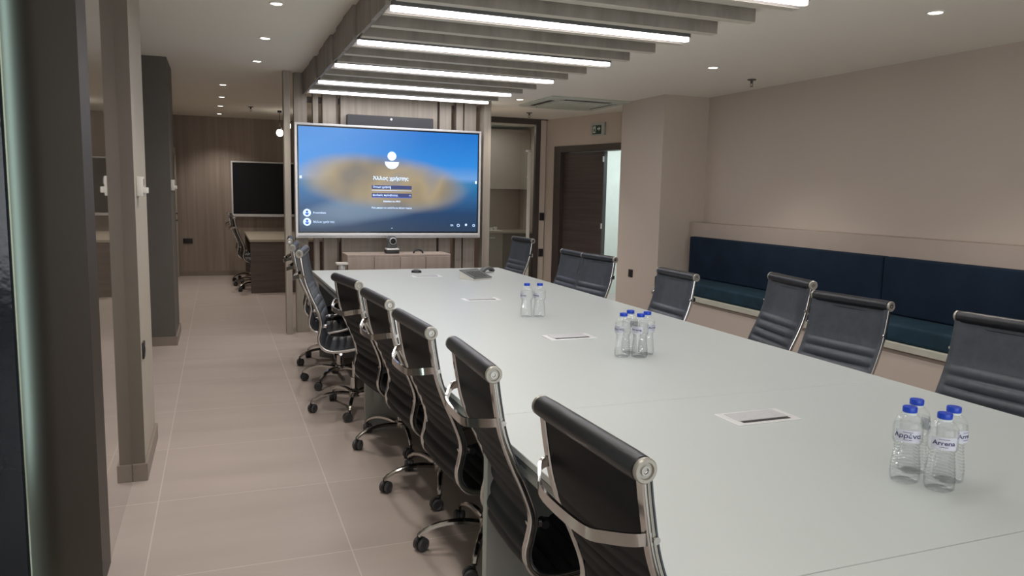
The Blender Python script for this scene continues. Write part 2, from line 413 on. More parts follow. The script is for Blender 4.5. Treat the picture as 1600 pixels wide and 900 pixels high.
struct('wall_left_column', MB().box(-0.78, -0.40, 7.9, 8.7, 0, ZL), 'dark_wall')
struct('wall_left_far', MB().box(-0.80, -0.655, 8.7, 14.1, 0, ZL), 'wall_paint')
struct('wall_left_rear', MB().box(-2.9, -2.8, -2.2, 4.2, 0, ZL), 'wall_paint')
struct('wall_left_end', MB().box(-2.9, -0.66, 4.25, 4.35, 0, ZL), 'wall_paint')
mb = MB(); mb.box(-0.655, -0.62, 13.15, 13.25, 0, 2.15); mb.box(-0.655, -0.62, 13.95, 14.05, 0, 2.15); mb.box(-0.655, -0.62, 13.25, 13.95, 2.05, 2.15)
struct('trim_2', mb, 'jamb_light')
# skirting boards
mb = MB(); mb.box(-0.440, -0.368, 4.225, 4.245, 0, 0.092, 0.003); mb.box(-0.382, -0.368, 4.245, 4.96, 0, 0.092, 0.003)
struct('baseboard_left_jamb', mb, 'skirting')
mb = MB(); mb.box(-0.64, -0.385, 7.885, 7.9, 0, 0.085); mb.box(-0.40, -0.385, 7.9, 8.7, 0, 0.085); mb.box(-0.655, -0.64, 8.7, 14.1, 0, 0.085)
struct('baseboard_left', mb, 'skirting')
struct('baseboard_far', MB().box(-0.65, 2.92, 14.085, 14.1, 0, 0.085), 'skirting')
mb = MB(); mb.box(4.265, 4.28, 6.86, 7.73, 0, 0.085); mb.box(4.265, 4.82, 6.845, 6.86, 0, 0.085)
struct('baseboard_right_pillar', mb, 'skirting')
# room behind the open door
mb = MB(); mb.box(4.97, 8.1, 6.5, 6.6, 0, ZL); mb.box(8.0, 8.1, 6.6, 12.4, 0, ZL); mb.box(4.56, 8.1, 12.2, 12.3, 0, ZL)
struct('wall_next_room', mb, 'next_room_paint')
struct('wall_next_room_end', MB().box(4.72, 8.0, 10.4, 10.5, 0, ZL), 'next_room_paint')

# near left: dark glazed door edge by the pillar
mb = MB(); mb.box(-1.1, -0.642, 2.93, 2.97, 0, ZL, 0.004)
d4 = struct('door_4', mb, 'navy_glass', smooth=True)

# ------------------------------------------------------------ table
t = thing('conference_table', 'long white-topped meeting table on grey slab legs', 'table', (1.77, 3.6, 0))
def tb(*a): return MB().box(*a)
TX0, TX1, TY0, TY1 = -0.94, 0.945, -3.7, 3.83
seams = [TY0, -2.43, -1.17, TY1]
for a, b in zip(seams, seams[1:]):
    o = MB().box(TX0, TX1, a + 0.0012, b - 0.0012, 0.728, 0.75, 0.0015, 1).build('table_top', 'table_white', t)
mb = MB()
for s in (-1, 1):
    mb.box(s * 0.915 - 0.02, s * 0.915 + 0.02, TY0 + 0.03, TY1 - 0.03, 0.682, 0.722)
mb.box(-0.9, 0.9, TY1 - 0.07, TY1 - 0.03, 0.682, 0.722); mb.box(-0.9, 0.9, TY0 + 0.03, TY0 + 0.07, 0.682, 0.722)
mb.build('under_frame', 'table_edge', t)
for s in (-1, 1):
    MB().box(s * 0.90 - 0.03, s * 0.90 + 0.03, TY0 + 0.02, TY1 - 0.02, 0.720, 0.729).build('shadow_gap_strip', 'steel_dark', t)
for y in (-3.45, -1.20, 1.13, 3.44):
    MB().box(-0.925, 0.925, y - 0.02, y + 0.02, 0.0, 0.682, 0.002, 1).build('leg', 'table_grey', t)
MB().box(-0.05, 0.05, TY0 + 0.3, TY1 - 0.3, 0.64, 0.682).build('cable_tray', 'steel_dark', t)
sock_lab = ['aluminium cable flap set in the white table nearest the camera', 'flat cable flap in the table beside the middle group of four bottles',
            'flat cable flap in the table left of the pair of bottles', 'flat cable flap in the table nearest the wall screen']
proto = None
for i, y in enumerate((2.135, 3.70, 5.20, 6.76)):
    if proto is None:
        s_ = thing('cable_flap', '', 'table socket', (1.772, y, 0.75), 0, 'cable flaps in the table')
        mb = MB(); mb.box(-0.135, 0.135, -0.07, 0.07, 0.0, 0.003, 0.001, 1); mb.build('flange', 'alu', s_)
        mb = MB(); mb.box(-0.105, 0.105, -0.033, 0.055, 0.003, 0.0055, 0.001, 1); mb.build('lid', 'alu_tray', s_)
        mb = MB(); mb.box(-0.10, 0.10, -0.052, -0.034, 0.003, 0.004); mb.build('slot', 'steel_dark', s_)
        proto = s_
    else: s_ = copy_tree(proto); s_.location = (1.772, y, 0.75)
    s_['label'] = sock_lab[i]

# ------------------------------------------------------------ chairs
def catmull(P, n=8):
    out = []; P = [Vector(p) for p in P]
    Q = [2 * P[0] - P[1]] + P + [2 * P[-1] - P[-2]]
    for i in range(1, len(Q) - 2):
        for k in range(n):
            u = k / n; a, b, c, d = Q[i - 1:i + 3]
            out.append(0.5 * ((2 * b) + (c - a) * u + (2 * a - 5 * b + 4 * c - d) * u * u + (3 * b - a - 3 * c + d) * u ** 3))
    out.append(P[-1]); return out
PROF = [(-0.335, 0.968), (-0.325, 0.90), (-0.305, 0.80), (-0.272, 0.71), (-0.240, 0.64), (-0.214, 0.575), (-0.205, 0.53), (-0.213, 0.48),
        (-0.222, 0.435), (-0.212, 0.39), (-0.175, 0.355), (-0.11, 0.345), (0.0, 0.358), (0.10, 0.385), (0.17, 0.40), (0.215, 0.395), (0.235, 0.375)]
PC = catmull([(x, 0, z) for x, z in PROF], 10)
def arclen(P):
    L = [0.0]
    for a, b in zip(P, P[1:]): L.append(L[-1] + (b - a).length)
    return L
def resample(P, step):
    L = arclen(P); tot = L[-1]; n = int(tot / step); out = []; j = 0
    for k in range(n + 1):
        s = tot * k / n
        while j < len(L) - 2 and L[j + 1] < s: j += 1
        f = (s - L[j]) / max(1e-9, L[j + 1] - L[j]); out.append((P[j].lerp(P[j + 1], f), s))
    return out
RS = resample(PC, 0.0055)
S_SPLIT = [s for p, s in RS if p.z < 0.372][0]
def sling(s0, s1, plain_until):
    """ribbed leather between the side frames"""
    mb = MB(); P = [(p, s) for p, s in RS if s0 - 1e-6 <= s <= s1 + 1e-6]
    ys = [-0.236, -0.213, -0.207, -0.10, 0.0, 0.10, 0.207, 0.213, 0.236]
    fr, bk = [], []
    for i, (p, s) in enumerate(P):
        q0 = P[max(i - 1, 0)][0]; q1 = P[min(i + 1, len(P) - 1)][0]; tn = (q1 - q0).normalized()
        nn = Vector((-tn.z, 0, tn.x))      # front / upper side
        if s < plain_until: th = 0.0075
        else:
            ph = (s - plain_until) / 0.052; th = 0.0015 + 0.0115 * abs(math.sin(PI * ph)) ** 0.6
        if i in (0, len(P) - 1): th = 0.003
        rf, rb = [], []
        for y in ys:
            if abs(y) > 0.21: kf, kb = 0.0145, 0.0108       # the hem lies over the frame
            else:
                sag = -0.006 * (1 - (y / 0.212) ** 2); kk = 0.85 if abs(y) > 0.2 else 1.0
                kf, kb = th * kk + sag, -th * kk * 0.8 + sag
            rf.append(mb.bm.verts.new(p + nn * kf + Vector((0, y, 0))))
            rb.append(mb.bm.verts.new(p + nn * kb + Vector((0, y, 0))))
        fr.append(rf); bk.append(rb)
    m = len(ys)
    for i in range(len(P) - 1):
        for j in range(m - 1):
            mb.bm.faces.new((fr[i][j], fr[i][j + 1], fr[i + 1][j + 1], fr[i + 1][j]))
            mb.bm.faces.new((bk[i][j], bk[i + 1][j], bk[i + 1][j + 1], bk[i][j + 1])).material_index = 1
        for j in (0, m - 1): mb.bm.faces.new((fr[i][j], fr[i + 1][j], bk[i + 1][j], bk[i][j]))
    for i in (0, len(P) - 1):
        for j in range(m - 1): mb.bm.faces.new((fr[i][j], fr[i][j + 1], bk[i][j + 1], bk[i][j]))
    return mb
def make_chair():
    t = thing('office_chair', '', 'chair')
    for a_, b_, c_, nm_ in ((0, S_SPLIT, 0.205, 'backrest'), (S_SPLIT, RS[-1][1], 0.0, 'seat')):
        sling(a_, b_, c_).build(nm_, 'leather' if nm_ == 'backrest' else 'leather_roll', t, angle=60).data.materials.append(MATS['leather_rear'])  # rear faces get a darker tone than the front
    path = [p for p, s in RS[::3]]
    sec = [(-0.010, -0.010), (-0.012, -0.007), (-0.012, 0.007), (-0.010, 0.010), (0.010, 0.010), (0.012, 0.007), (0.012, 0.002), (0.009, 0.001), (0.009, -0.001), (0.012, -0.002), (0.012, -0.007), (0.010, -0.010)]
    for s in (-1, 1):
        MB().sweep([p + Vector((0, s * 0.225, 0)) for p in path], sec if s > 0 else [(-a, b) for a, b in sec][::-1]).build('side_frame', 'chrome', t, angle=40)
    # head roll with chromed end caps
    c = Vector((-0.338, 0, 0.978))
    mb = MB(); mb.lathe([(0.0, -0.233), (0.021, -0.233), (0.0258, -0.227), (0.0268, -0.18), (0.0268, 0.18), (0.0258, 0.227), (0.021, 0.233), (0, 0.233)], 20,
                        Matrix.Translation(c) @ Matrix.Rotation(PI / 2, 4, 'X'))
    rl = mb.build('head_roll', 'leather_roll', t)
    for s in (-1, 1):
        M = Matrix.Translation(c + Vector((0, s * 0.232, 0))) @ Matrix.Rotation(-s * PI / 2, 4, 'X')
        cap = MB().lathe([(0.0245, 0), (0.0255, 0.003), (0.0255, 0.008), (0.0230, 0.011), (0.017, 0.011), (0.0155, 0.006), (0.0, 0.006)], 24, M).build('end_cap', 'cap_metal', rl)
        MB().lathe([(0, 0.0062), (0.010, 0.0062), (0.010, 0.0095), (0.006, 0.0095), (0.005, 0.0065), (0, 0.0065)], 16, M).build('screw', 'chrome', rl)
    # seams of the roll cover: a hem line
    MB().box(-0.334, -0.328, -0.213, 0.213, 0.935, 0.940, 0.001, 1).build('hem', 'leather_roll', t)
    # curved back brace
    bp = [(-0.305, 0.231, 0.838), (-0.327, 0.229, 0.838), (-0.348, 0.215, 0.834), (-0.372, 0.165, 0.822), (-0.390, 0.110, 0.812), (-0.395, 0, 0.810)]
    bp = bp + [(x, -y, z) for x, y, z in bp[-2::-1]]
    bs = [(-0.013, -0.004), (-0.013, 0.004), (0.013, 0.004), (0.013, -0.004)]
    MB().sweep(catmull(bp, 5), bs, up=(0, 0, 1)).build('back_brace', 'chrome', t, angle=40)
    for s in (-1, 1):
        mb = MB(); mb.cyl((-0.305, s * 0.233, 0.835), (-0.305, s * 0.240, 0.835), 0.008, 10)
        mb.build('bolt', 'chrome', t)
        mb = MB(); mb.box(-0.215, -0.155, s * 0.205 - 0.006, s * 0.205 + 0.006, 0.50, 0.522, 0.003)
        mb.cyl((-0.205, s * 0.19, 0.512), (-0.205, s * 0.236, 0.512), 0.010, 12)
        br = mb.build('bracket', 'chrome', t)
        MB().cyl((-0.16, s * 0.186, 0.511), (-0.16, s * 0.224, 0.511), 0.013, 12).build('knob', 'black_plastic', br)
    # mechanism and cross bars
    mb = MB(); mb.box(-0.09, 0.09, -0.065, 0.065, 0.268, 0.315, 0.008); mb.box(-0.02, 0.12, -0.04, 0.04, 0.30, 0.335, 0.006)
    me = mb.build('tilt_mechanism', 'black_plastic', t)
    MB().tube([(0.03, -0.06, 0.292), (0.03, -0.15, 0.290), (0.03, -0.215, 0.283)], 0.006, 8, up=(0, 0, 1)).build('lever', 'black_plastic', me)
    for x, z in ((-0.08, 0.328), (0.09, 0.365)):
        MB().tube([(x, -0.222, z), (x, -0.12, z - 0.02), (x, -0.06, z - 0.035), (x, 0.06, z - 0.035), (x, 0.12, z - 0.02), (x, 0.222, z)], 0.010, 8, up=(0, 0, 1)).build('seat_bar', 'chrome', t)
    mb = MB(); mb.lathe([(0.026, 0.085), (0.026, 0.16), (0.0145, 0.162), (0.0145, 0.27)], 16)
    mb.build('gas_column', 'chrome', t)
    MB().lathe([(0, 0.088), (0.034, 0.088), (0.040, 0.098), (0.040, 0.128), (0.032, 0.136), (0, 0.136)], 20).build('hub', 'chrome', t)
    for k in range(5):
        a = 2 * PI * k / 5 + R(30); ca, sa = math.cos(a), math.sin(a)
        L = [(0.03, 0.112), (0.10, 0.122), (0.17, 0.121), (0.23, 0.108), (0.275, 0.088), (0.298, 0.070)]
        pts = catmull([(r * ca, r * sa, z) for r, z in L], 4)
        MB().sweep(pts, [(0.016, -0.009), (0.016, 0.005), (0.009, 0.011), (-0.009, 0.011), (-0.016, 0.005), (-0.016, -0.009)],
                   up=(-sa, ca, 0), scale=[1.0 - 0.35 * i / (len(pts) - 1) for i in range(len(pts))]).build('leg', 'chrome', t, angle=40)
        # caster
        b = a + R(70) + k * 1.3; cb, sb = math.cos(b), math.sin(b)
        cx, cy = 0.298 * ca, 0.298 * sa; ox, oy = cx + 0.016 * cb, cy + 0.016 * sb
        mb = MB(); mb.cyl((cx, cy, 0.045), (cx, cy, 0.072), 0.006, 8)
        Mx = Matrix.Translation((ox, oy, 0.029)) @ Matrix.Rotation(b, 4, 'Z') @ Matrix.Rotation(PI / 2, 4, 'X')
        mb.lathe([(0.0, -0.006), (0.030, -0.006), (0.030, 0.006), (0, 0.006)], 14, Mx)
        cs = mb.build('caster', 'black_plastic', t)
        for s in (-1, 1):
            mb = MB(); z0, z1 = (s * 0.008, s * 0.024); mb.lathe([(0.0, z0), (0.027, z0), (0.029, z0 + s * 0.004), (0.029, z1 - s * 0.004), (0.025, z1), (0.017, z1), (0.015, z1 - s * 0.003), (0, z1 - s * 0.003)], 16, Mx)
            mb.build('wheel', 'caster_grey', cs)
    return t
UPPER = ('backrest', 'seat', 'side_frame', 'head_roll', 'hem', 'back_brace', 'bolt', 'bracket', 'tilt_mechanism', 'seat_bar')
CH = make_chair(); used = [False]
def place_chair(x, y, deg, label, group, lift=0.0, base=0.0):
    """x, y: hub on the floor; deg: facing direction; lift: height of the gas column; base: turn of the star foot"""
    o = CH if not used[0] else copy_tree(CH); used[0] = True
    o.location = (x, y, 0); o.rotation_euler = (0, 0, R(deg)); tag(o, label, 'chair', group)
    o.scale = (1, 1, 1.022)
    for ch in o.children:
        nm = ch.name.split('.')[0]
        if nm in UPPER: ch.location.z = lift
        elif nm == 'gas_column' and lift: ch.location.z = lift * 0.62
        elif nm in ('leg', 'caster'): ch.rotation_euler.z = R(base)
    return o
G1 = 'black ribbed chairs along the left side of the table'; G2 = 'ribbed chairs along the right side of the table'
left = [(1.452, 1.4, 'black ribbed office chair nearest the camera on the left side of the table', 0.0, 0),
        (2.24, -2.5, 'black ribbed chair second from the camera on the left side of the table', 0.005, 10),
        (2.935, 2.5, 'black ribbed chair third from the camera on the left side of the table', 0.0, -8),
        (3.665, 3.5, 'black ribbed chair fourth from the camera on the left side of the table', 0.0, 4),
        (4.40, 7.5, 'black ribbed chair fifth from the camera on the left side of the table', 0.0, 14)]
for y, dg, lb, lf, bs in left:
    place_chair({1.452: 0.748, 2.24: 0.738, 2.935: 0.72, 3.665: 0.716, 4.40: 0.686}[y] + 0.335 * math.cos(R(dg)), y + 0.335 * math.sin(R(dg)), dg, lb, G1, lf, bs)
for x, y, dg, lb, lf, bs in ((0.535, 5.30, -11, 'raised black chair turned askew, nearest of the three at the far left', 0.10, 20),
                             (0.555, 6.10, -9, 'raised black chair, middle of the three askew at the far left of the table', 0.08, -5),
                             (0.585, 6.82, -6, 'raised black chair closest to the screen on the left side of the table', 0.08, 30)):
    place_chair(x + 0.335 * math.cos(R(dg)), y + 0.335 * math.sin(R(dg)), dg, lb, G1, lf, bs)
right = [(3.04, 7.56, 184, 'grey-looking ribbed chair right of the screen, in front of the glass partition', 0.03),
         (2.96, 6.14, 180, 'ribbed chair in front of the brown door, left one of the overlapping pair', 0.0),
         (2.98, 5.70, 187, 'ribbed chair in front of the open doorway, right one of the overlapping pair', 0.0),
         (2.90, 4.40, 178, 'ribbed chair in front of the pillar and the left end of the blue bench', 0.0),
         (3.13, 3.56, 168, 'ribbed chair before the blue bench, behind the bottles on the left of two touching chairs', 0.045),
         (3.09, 3.06, 186, 'ribbed chair before the blue bench, right one of two touching chairs', 0.0),
         (3.20, 2.27, 186, 'ribbed chair cut off by the right edge of the photo', 0.0)]
for i, (x, y, dg, lb, lf) in enumerate(right):
    place_chair(x + 0.335 * math.cos(R(dg)), y + 0.335 * math.sin(R(dg)), dg, lb, G2, lf, i * 17)
for x, y, dg, lb in ((0.30, 11.95, 4, 'dark office chair at the desk in the far room, nearest of its row'), (0.27, 12.6, -5, 'dark office chair at the far desk, middle of its row'),
                     (0.26, 13.25, 0, 'dark office chair at the far desk, closest to the veneered wall')):
    place_chair(x + 0.25, y, dg, lb, 'chairs at the far desk', 0.09, x * 100)

# ------------------------------------------------------------ bottles
def bottle_profile(off=0.0):
    P = []
    base = [(0.0, 0.006), (0.020, 0.004), (0.026, 0.0), (0.0305, 0.004), (0.0325, 0.012), (0.0325, 0.020)]
    P += base
    z = 0.022; k = 0
    while z < 0.104:      # ribbed waist
        wz = (z - 0.022) / 0.085
        r = 0.0325 - 0.0055 * math.sin(PI * min(1, wz) * 0.5) ** 2
        P.append((r - 0.0014, z)); P.append((r + 0.0008, z + 0.0045)); z += 0.009
    P += [(0.0290, 0.109), (0.0325, 0.117), (0.0325, 0.154), (0.0320, 0.162), (0.0298, 0.172), (0.0250, 0.182), (0.0180, 0.1895), (0.0128, 0.193), (0.0125, 0.200)]
    return [(max(0, r - off), zz + (off if i < 3 else 0)) for i, (r, zz) in enumerate(P)]
def make_bottle(lab, rz_text, word, faded=False):
    t = thing('water_bottle', '', 'bottle')
    MB().lathe(bottle_profile(), 28, fn=lambda a, z: 1 + (0.05 * math.cos(5 * a) if z < 0.012 else 0)).build('body', 'bottle_pet', t, angle=50)
    wp = [(r, z) for r, z in bottle_profile(0.0012) if z < 0.172] + [(0.0, 0.1725)]
    MB().lathe(wp, 24).build('water', 'water', t, angle=50)
    mb = MB(); mb.lathe([(0.0, 0.197), (0.0152, 0.197), (0.0155, 0.199), (0.0155, 0.209), (0.0145, 0.2115), (0, 0.2115)], 30, fn=lambda a, z: 1 + 0.012 * math.cos(30 * a))
    mb.build('cap', 'cap_blue', t, angle=50)
    MB().lathe([(0.0132, 0.190), (0.0155, 0.1905), (0.0155, 0.196), (0.0132, 0.1962)], 20).build('neck_ring', 'cap_ring', t)
    if lab:
        mb = MB(); r = 0.0331; n = 12; a0, a1 = R(-48), R(48)
        lo, hi, lo2, hi2 = [], [], [], []
        for k in range(n + 1):
            a = a0 + (a1 - a0) * k / n
            for lst, z, rr in ((lo, 0.119, r), (hi, 0.153, r), (lo2, 0.119, r - 0.0004), (hi2, 0.153, r - 0.0004)):
                lst.append(mb.bm.verts.new((rr * math.sin(a), -rr * math.cos(a), z)))
        for k in range(n):
            mb.bm.faces.new((lo[k], lo[k + 1], hi[k + 1], hi[k])); mb.bm.faces.new((lo2[k], hi2[k], hi2[k + 1], lo2[k + 1]))
        o = mb.build('paper_label', 'label_paper', t)
        text_mesh(word, 0.0165, 'label_ink', 'lettering', o, (0, 0, 0.137), bend=0.0334, bold=0.0003, ext=0.0001)
        mb = MB()
        for zz, hw in ((0.1475, 0.011), (0.1265, 0.009)):
            vs = []
            for k in range(7):
                a = (-hw + 2 * hw * k / 6) / 0.0334
                vs.append((mb.bm.verts.new((0.0335 * math.sin(a), -0.0335 * math.cos(a), zz - 0.0006)), mb.bm.verts.new((0.0335 * math.sin(a), -0.0335 * math.cos(a), zz + 0.0006))))
            for p, q in zip(vs, vs[1:]): mb.bm.faces.new((p[0], q[0], q[1], p[1]))
        mb.build('small_print', 'label_ink', o)
    return t
BA = make_bottle(True, 0, 'Αρρένα'); BB = make_bottle(True, 0, 'Arrena')
first = {id(BA): True, id(BB): True}
def place_bottle(src, x, y, deg, label, group):
    o = src if first[id(src)] else copy_tree(src); first[id(src)] = False
    o.location = (x, y, 0.75); o.rotation_euler = (0, 0, R(deg)); tag(o, label, 'bottle', group); o.scale = (1.2, 1.2, 1.0)
ga = 'four water bottles at the near end of the table'; gb = 'four water bottles in the middle of the table'; gc = 'pair of water bottles towards the screen'
place_bottle(BB, 1.805, 1.432, -46, 'water bottle at the front of the nearest four, label facing the camera', ga)
place_bottle(BA, 1.765, 1.508, -49, 'water bottle at the left of the nearest four on the table', ga)
place_bottle(BA, 1.850, 1.560, 60, 'water bottle at the back of the nearest four, half hidden', ga)
place_bottle(BB, 1.885, 1.470, 10, 'water bottle at the right of the nearest four, label turned right', ga)
place_bottle(BA, 1.808, 3.178, -75, 'water bottle at the left of the middle four', gb)
place_bottle(BB, 1.880, 3.140, -62, 'water bottle at the front of the middle four', gb)
place_bottle(BA, 1.885, 3.247, 100, 'water bottle at the back of the middle four', gb)
place_bottle(BB, 1.946, 3.190, 20, 'water bottle at the right of the middle four', gb)
place_bottle(BA, 1.805, 4.40, -80, 'left bottle of the pair standing towards the screen', gc)
place_bottle(BB, 1.886, 4.385, -70, 'right bottle of the pair standing towards the screen', gc)

# ------------------------------------------------------------ things at the far end of the table
t = thing('desk_phone', 'grey conference phone with sloping keypad on the far end of the table', 'phone', (2.15, 6.47, 0.75), R(24))
MB().prism([(-0.10, 0.0), (0.085, 0.0), (0.095, 0.072), (-0.10, 0.016)], -0.105, 0.105, 'X').build('body', 'white_plastic', t)
Mx = Matrix.Translation((0, -0.0025, 0.0445)) @ Matrix.Rotation(math.atan2(0.056, 0.195), 4, 'X')
kp = MB().box(-0.108, 0.108, -0.106, 0.106, 0.0, 0.008, 0.002, 1, M=Mx).build('keypad', 'grey_plastic', t)
mb = MB()
for a in range(4):
    for b in range(4): mb.box(-0.08 + a * 0.042, -0.05 + a * 0.042, -0.085 + b * 0.035, -0.062 + b * 0.035, 0.008, 0.0105, M=Mx)
mb.build('keys', 'black_plastic', kp)
t = thing('phone_handset', 'dark rounded handset lying behind the conference phone', 'phone', (2.44, 6.98, 0.75), R(35))
mb = MB(); mb.sweep(catmull([(-0.09, 0, 0.015), (-0.06, 0, 0.035), (0, 0, 0.045), (0.05, 0, 0.038), (0.085, 0, 0.014)], 5), [(0.03, -0.012), (0.03, 0.006), (0.015, 0.013), (-0.015, 0.013), (-0.03, 0.006), (-0.03, -0.012)])
mb.build('shell', 'grey_plastic', t, angle=70)
t = thing('computer_mouse', 'small dark computer mouse at the screen end of the table', 'mouse', (1.76, 7.08, 0.75), R(-20))
mb = MB(); mb.lathe([(0, 0.030), (0.02, 0.029), (0.036, 0.022), (0.043, 0.010), (0.042, 0.0), (0, 0)], 20, Matrix.Diagonal((1.15, 0.8, 1, 1)))
mb.build('shell', 'black_plastic', t, angle=70)
MB().lathe([(0, 0.0335), (0.012, 0.0325), (0.02, 0.029), (0, 0.028)], 14, Matrix.Diagonal((1.3, 0.5, 1, 1))).build('wheel', 'grey_plastic', t)

# ------------------------------------------------------------ slatted screen wall
t = thing('slatted_screen_wall', 'light wooden slatted partition carrying the big screen', 'partition', (1.77, 8.3, 0))
def bd(x0, x1, y0=-0.0, y1=0.10, z1=ZR, mat='veneer', nm='board'):
    return MB().box(x0 - 1.77, x1 - 1.77, y0, y1, 0, z1, 0.002, 1).build(nm, mat, t)
bd(0.655, 0.717, -0.11, 0.04, ZL, nm='post'); bd(2.80, 2.885, -0.10, 0.06, nm='post')
for x0, x1 in ((0.765, 0.895), (0.955, 1.010), (1.053, 1.194), (2.318, 2.452), (2.51, 2.588), (2.604, 2.742)): bd(x0, x1, z1=(ZL if x0 < 0.86 else ZR))
MB().box(1.24 - 1.77, 2.29 - 1.77, 0.0, 0.10, 0, ZR, 0.002, 1).build('main_panel', 'veneer', t)
for x in (1.205, 2.297): MB().box(x - 1.77, x + 0.022 - 1.77, 0.09, 0.13, 0, ZR).build('batten', 'veneer_far', t)
for z in (0.25, 2.42): MB().box(0.77 - 1.77, 2.80 - 1.77, 0.1, 0.13, z, z + 0.06).build('rail', 'desk_dark', t)

# wall screen
t = thing('wall_screen', 'large wall screen with silver frame showing a blurred island log-in page', 'screen', (1.752, 8.30, 1.604))
W2, H2 = 0.998, 0.586
mb = MB()
mb.box(-W2, W2, -0.165, -0.08, H2 - 0.022, H2, 0.003); mb.box(-W2, W2, -0.165, -0.08, -H2, -H2 + 0.050, 0.003)
mb.box(-W2, -W2 + 0.022, -0.165, -0.08, -H2 + 0.05, H2 - 0.022, 0.002, 1); mb.box(W2 - 0.022, W2, -0.165, -0.08, -H2 + 0.05, H2 - 0.022, 0.002, 1)
mb.build('frame', 'tv_frame', t)
MB().box(-W2 + 0.01, W2 - 0.01, -0.15, -0.06, -H2 + 0.01, H2 - 0.01).build('back_shell', 'tv_black', t)
MB().box(-0.4, 0.4, -0.06, 0.0, -0.3, 0.3).build('bracket', 'steel_dark', t)
mb = MB(); mb.box(-W2 + 0.022, W2 - 0.022, -0.154, -0.15, -H2 + 0.05, H2 - 0.022); mb.build('bezel', 'tv_black', t)
sw, sz0, sz1 = W2 - 0.036, -H2 + 0.066, H2 - 0.036
scr = MB().box(-sw, sw, -0.157, -0.154, sz0, sz1).build('display', 'screen_picture', t)
MB().box(-W2 + 0.02, W2 - 0.02, -0.172, -0.160, -H2 + 0.018, -H2 + 0.022).build('pen_tray_groove', 'grey_plastic', t)
FY = -0.1585
def disc(cx, cz, r, mat, nm, half=False, sxx=1.0, y=FY):
    n = 28; pts = []
    rng = range(n) if not half else range(n // 2 + 1)
    for k in rng:
        a = 2 * PI * k / n + (PI if half else 0)
        pts.append((cx + r * sxx * math.cos(a), cz + r * math.sin(a)))
    return MB().prism(pts, y - 0.001, y, 'Y').build(nm, mat, scr)
zc = 1.604
disc(0.0, 1.885 - zc, 0.047, 'ui_white', 'avatar_head'); disc(0.0, 1.825 - zc, 0.076, 'ui_white', 'avatar_body', half=True)
text_mesh('Άλλος χρήστης', 0.052, 'ui_white', 'user_heading', scr, (-0.01, FY, 1.648 - zc), bold=0.0010)
def bar(x0, x1, z0, z1, mat, nm, y=FY):
    return MB().box(x0, x1, y - 0.001, y, z0, z1).build(nm, mat, scr)
bar(-0.215, 0.215, 1.520 - zc, 1.524 - zc, 'ui_white', 'name_field_line')
bar(-0.215, 0.215, 1.536 - zc, 1.575 - zc, 'ui_field', 'name_field')
text_mesh('Όνομα χρήστη', 0.028, 'ui_white', 'name_hint', scr, (-0.205, FY - 0.001, 1.556 - zc), align='LEFT', bold=0.0004)
bar(-0.020, -0.016, 1.528 - zc, 1.570 - zc, 'ui_white', 'text_cursor', FY - 0.001)
bar(-0.215, 0.215, 1.449 - zc, 1.492 - zc, 'ui_field', 'password_field'); bar(-0.215, 0.215, 1.445 - zc, 1.451 - zc, 'ui_edge', 'password_field_line', FY - 0.001)
text_mesh('Κωδικός πρόσβασης', 0.028, 'ui_white', 'password_hint', scr, (-0.205, FY - 0.001, 1.471 - zc), align='LEFT', bold=0.0004)
text_mesh('→', 0.03, 'ui_white', 'arrow', scr, (0.195, FY - 0.001, 1.471 - zc))
text_mesh('Είσοδος σε: PRO', 0.024, 'ui_white', 'sign_in_line', scr, (0.0, FY, 1.405 - zc), bold=0.0004)
text_mesh('Πώς μπορώ να εισέλθω σε άλλον τομέα;', 0.0225, 'ui_white', 'help_line', scr, (0.0, FY, 1.336 - zc), bold=0.0004)
for z_, tx in ((1.277, 'Promitheia'), (1.183, 'Άλλος χρήστης')):
    c_ = disc(-0.885, z_ - zc, 0.040, 'ui_white', 'user_badge')
    d_ = disc(-0.885, z_ + 0.011 - zc, 0.012, 'ui_edge', 'badge_head', y=FY - 0.001); e_ = disc(-0.885, z_ - 0.004 - zc, 0.020, 'ui_edge', 'badge_body', half=True, y=FY - 0.001)
    text_mesh(tx, 0.030, 'ui_white', 'user_name', scr, (-0.825, FY, z_ - zc), align='LEFT')
text_mesh('ΕΛ', 0.026, 'ui_white', 'keyboard_language', scr, (0.672, FY, 1.153 - zc), bold=0.0006)
def ring(cx, cz, r, nm):
    pts = [(cx + r * math.cos(2 * PI * k / 18), FY - 0.0005, cz + r * math.sin(2 * PI * k / 18)) for k in range(18)]
    MB().tube(pts, 0.003, 6, up=(0, 1, 0), closed=True).build(nm, 'ui_white', scr)
ring(0.745, 1.153 - zc, 0.014, 'network_icon'); ring(0.925, 1.153 - zc, 0.012, 'power_icon')
disc(0.835, 1.160 - zc, 0.013, 'ui_white', 'access_icon', half=False)
bar(-0.975 + 0.02, -0.975 + 0.042, 1.628 - zc, 1.655 - zc, 'ui_white', 'left_tool_tab'); bar(0.935, 0.955, 1.615 - zc, 1.645 - zc, 'ui_white', 'right_tool_tab')
text_mesh('⌃', 0.03, 'ui_white', 'menu_handle', scr, (0.0, FY, 1.112 - zc))
# soundbar camera above the screen
t = thing('soundbar', 'long black video soundbar mounted above the screen', 'soundbar', (1.76, 8.30, 2.245))
MB().box(-0.465, 0.465, -0.085, 0.0, -0.055, 0.062, 0.012, 3).build('body', 'soundbar', t)
o = MB().cyl((0, -0.084, 0.03), (0, -0.092, 0.03), 0.012, 16).build('lens', 'tv_frame', t)
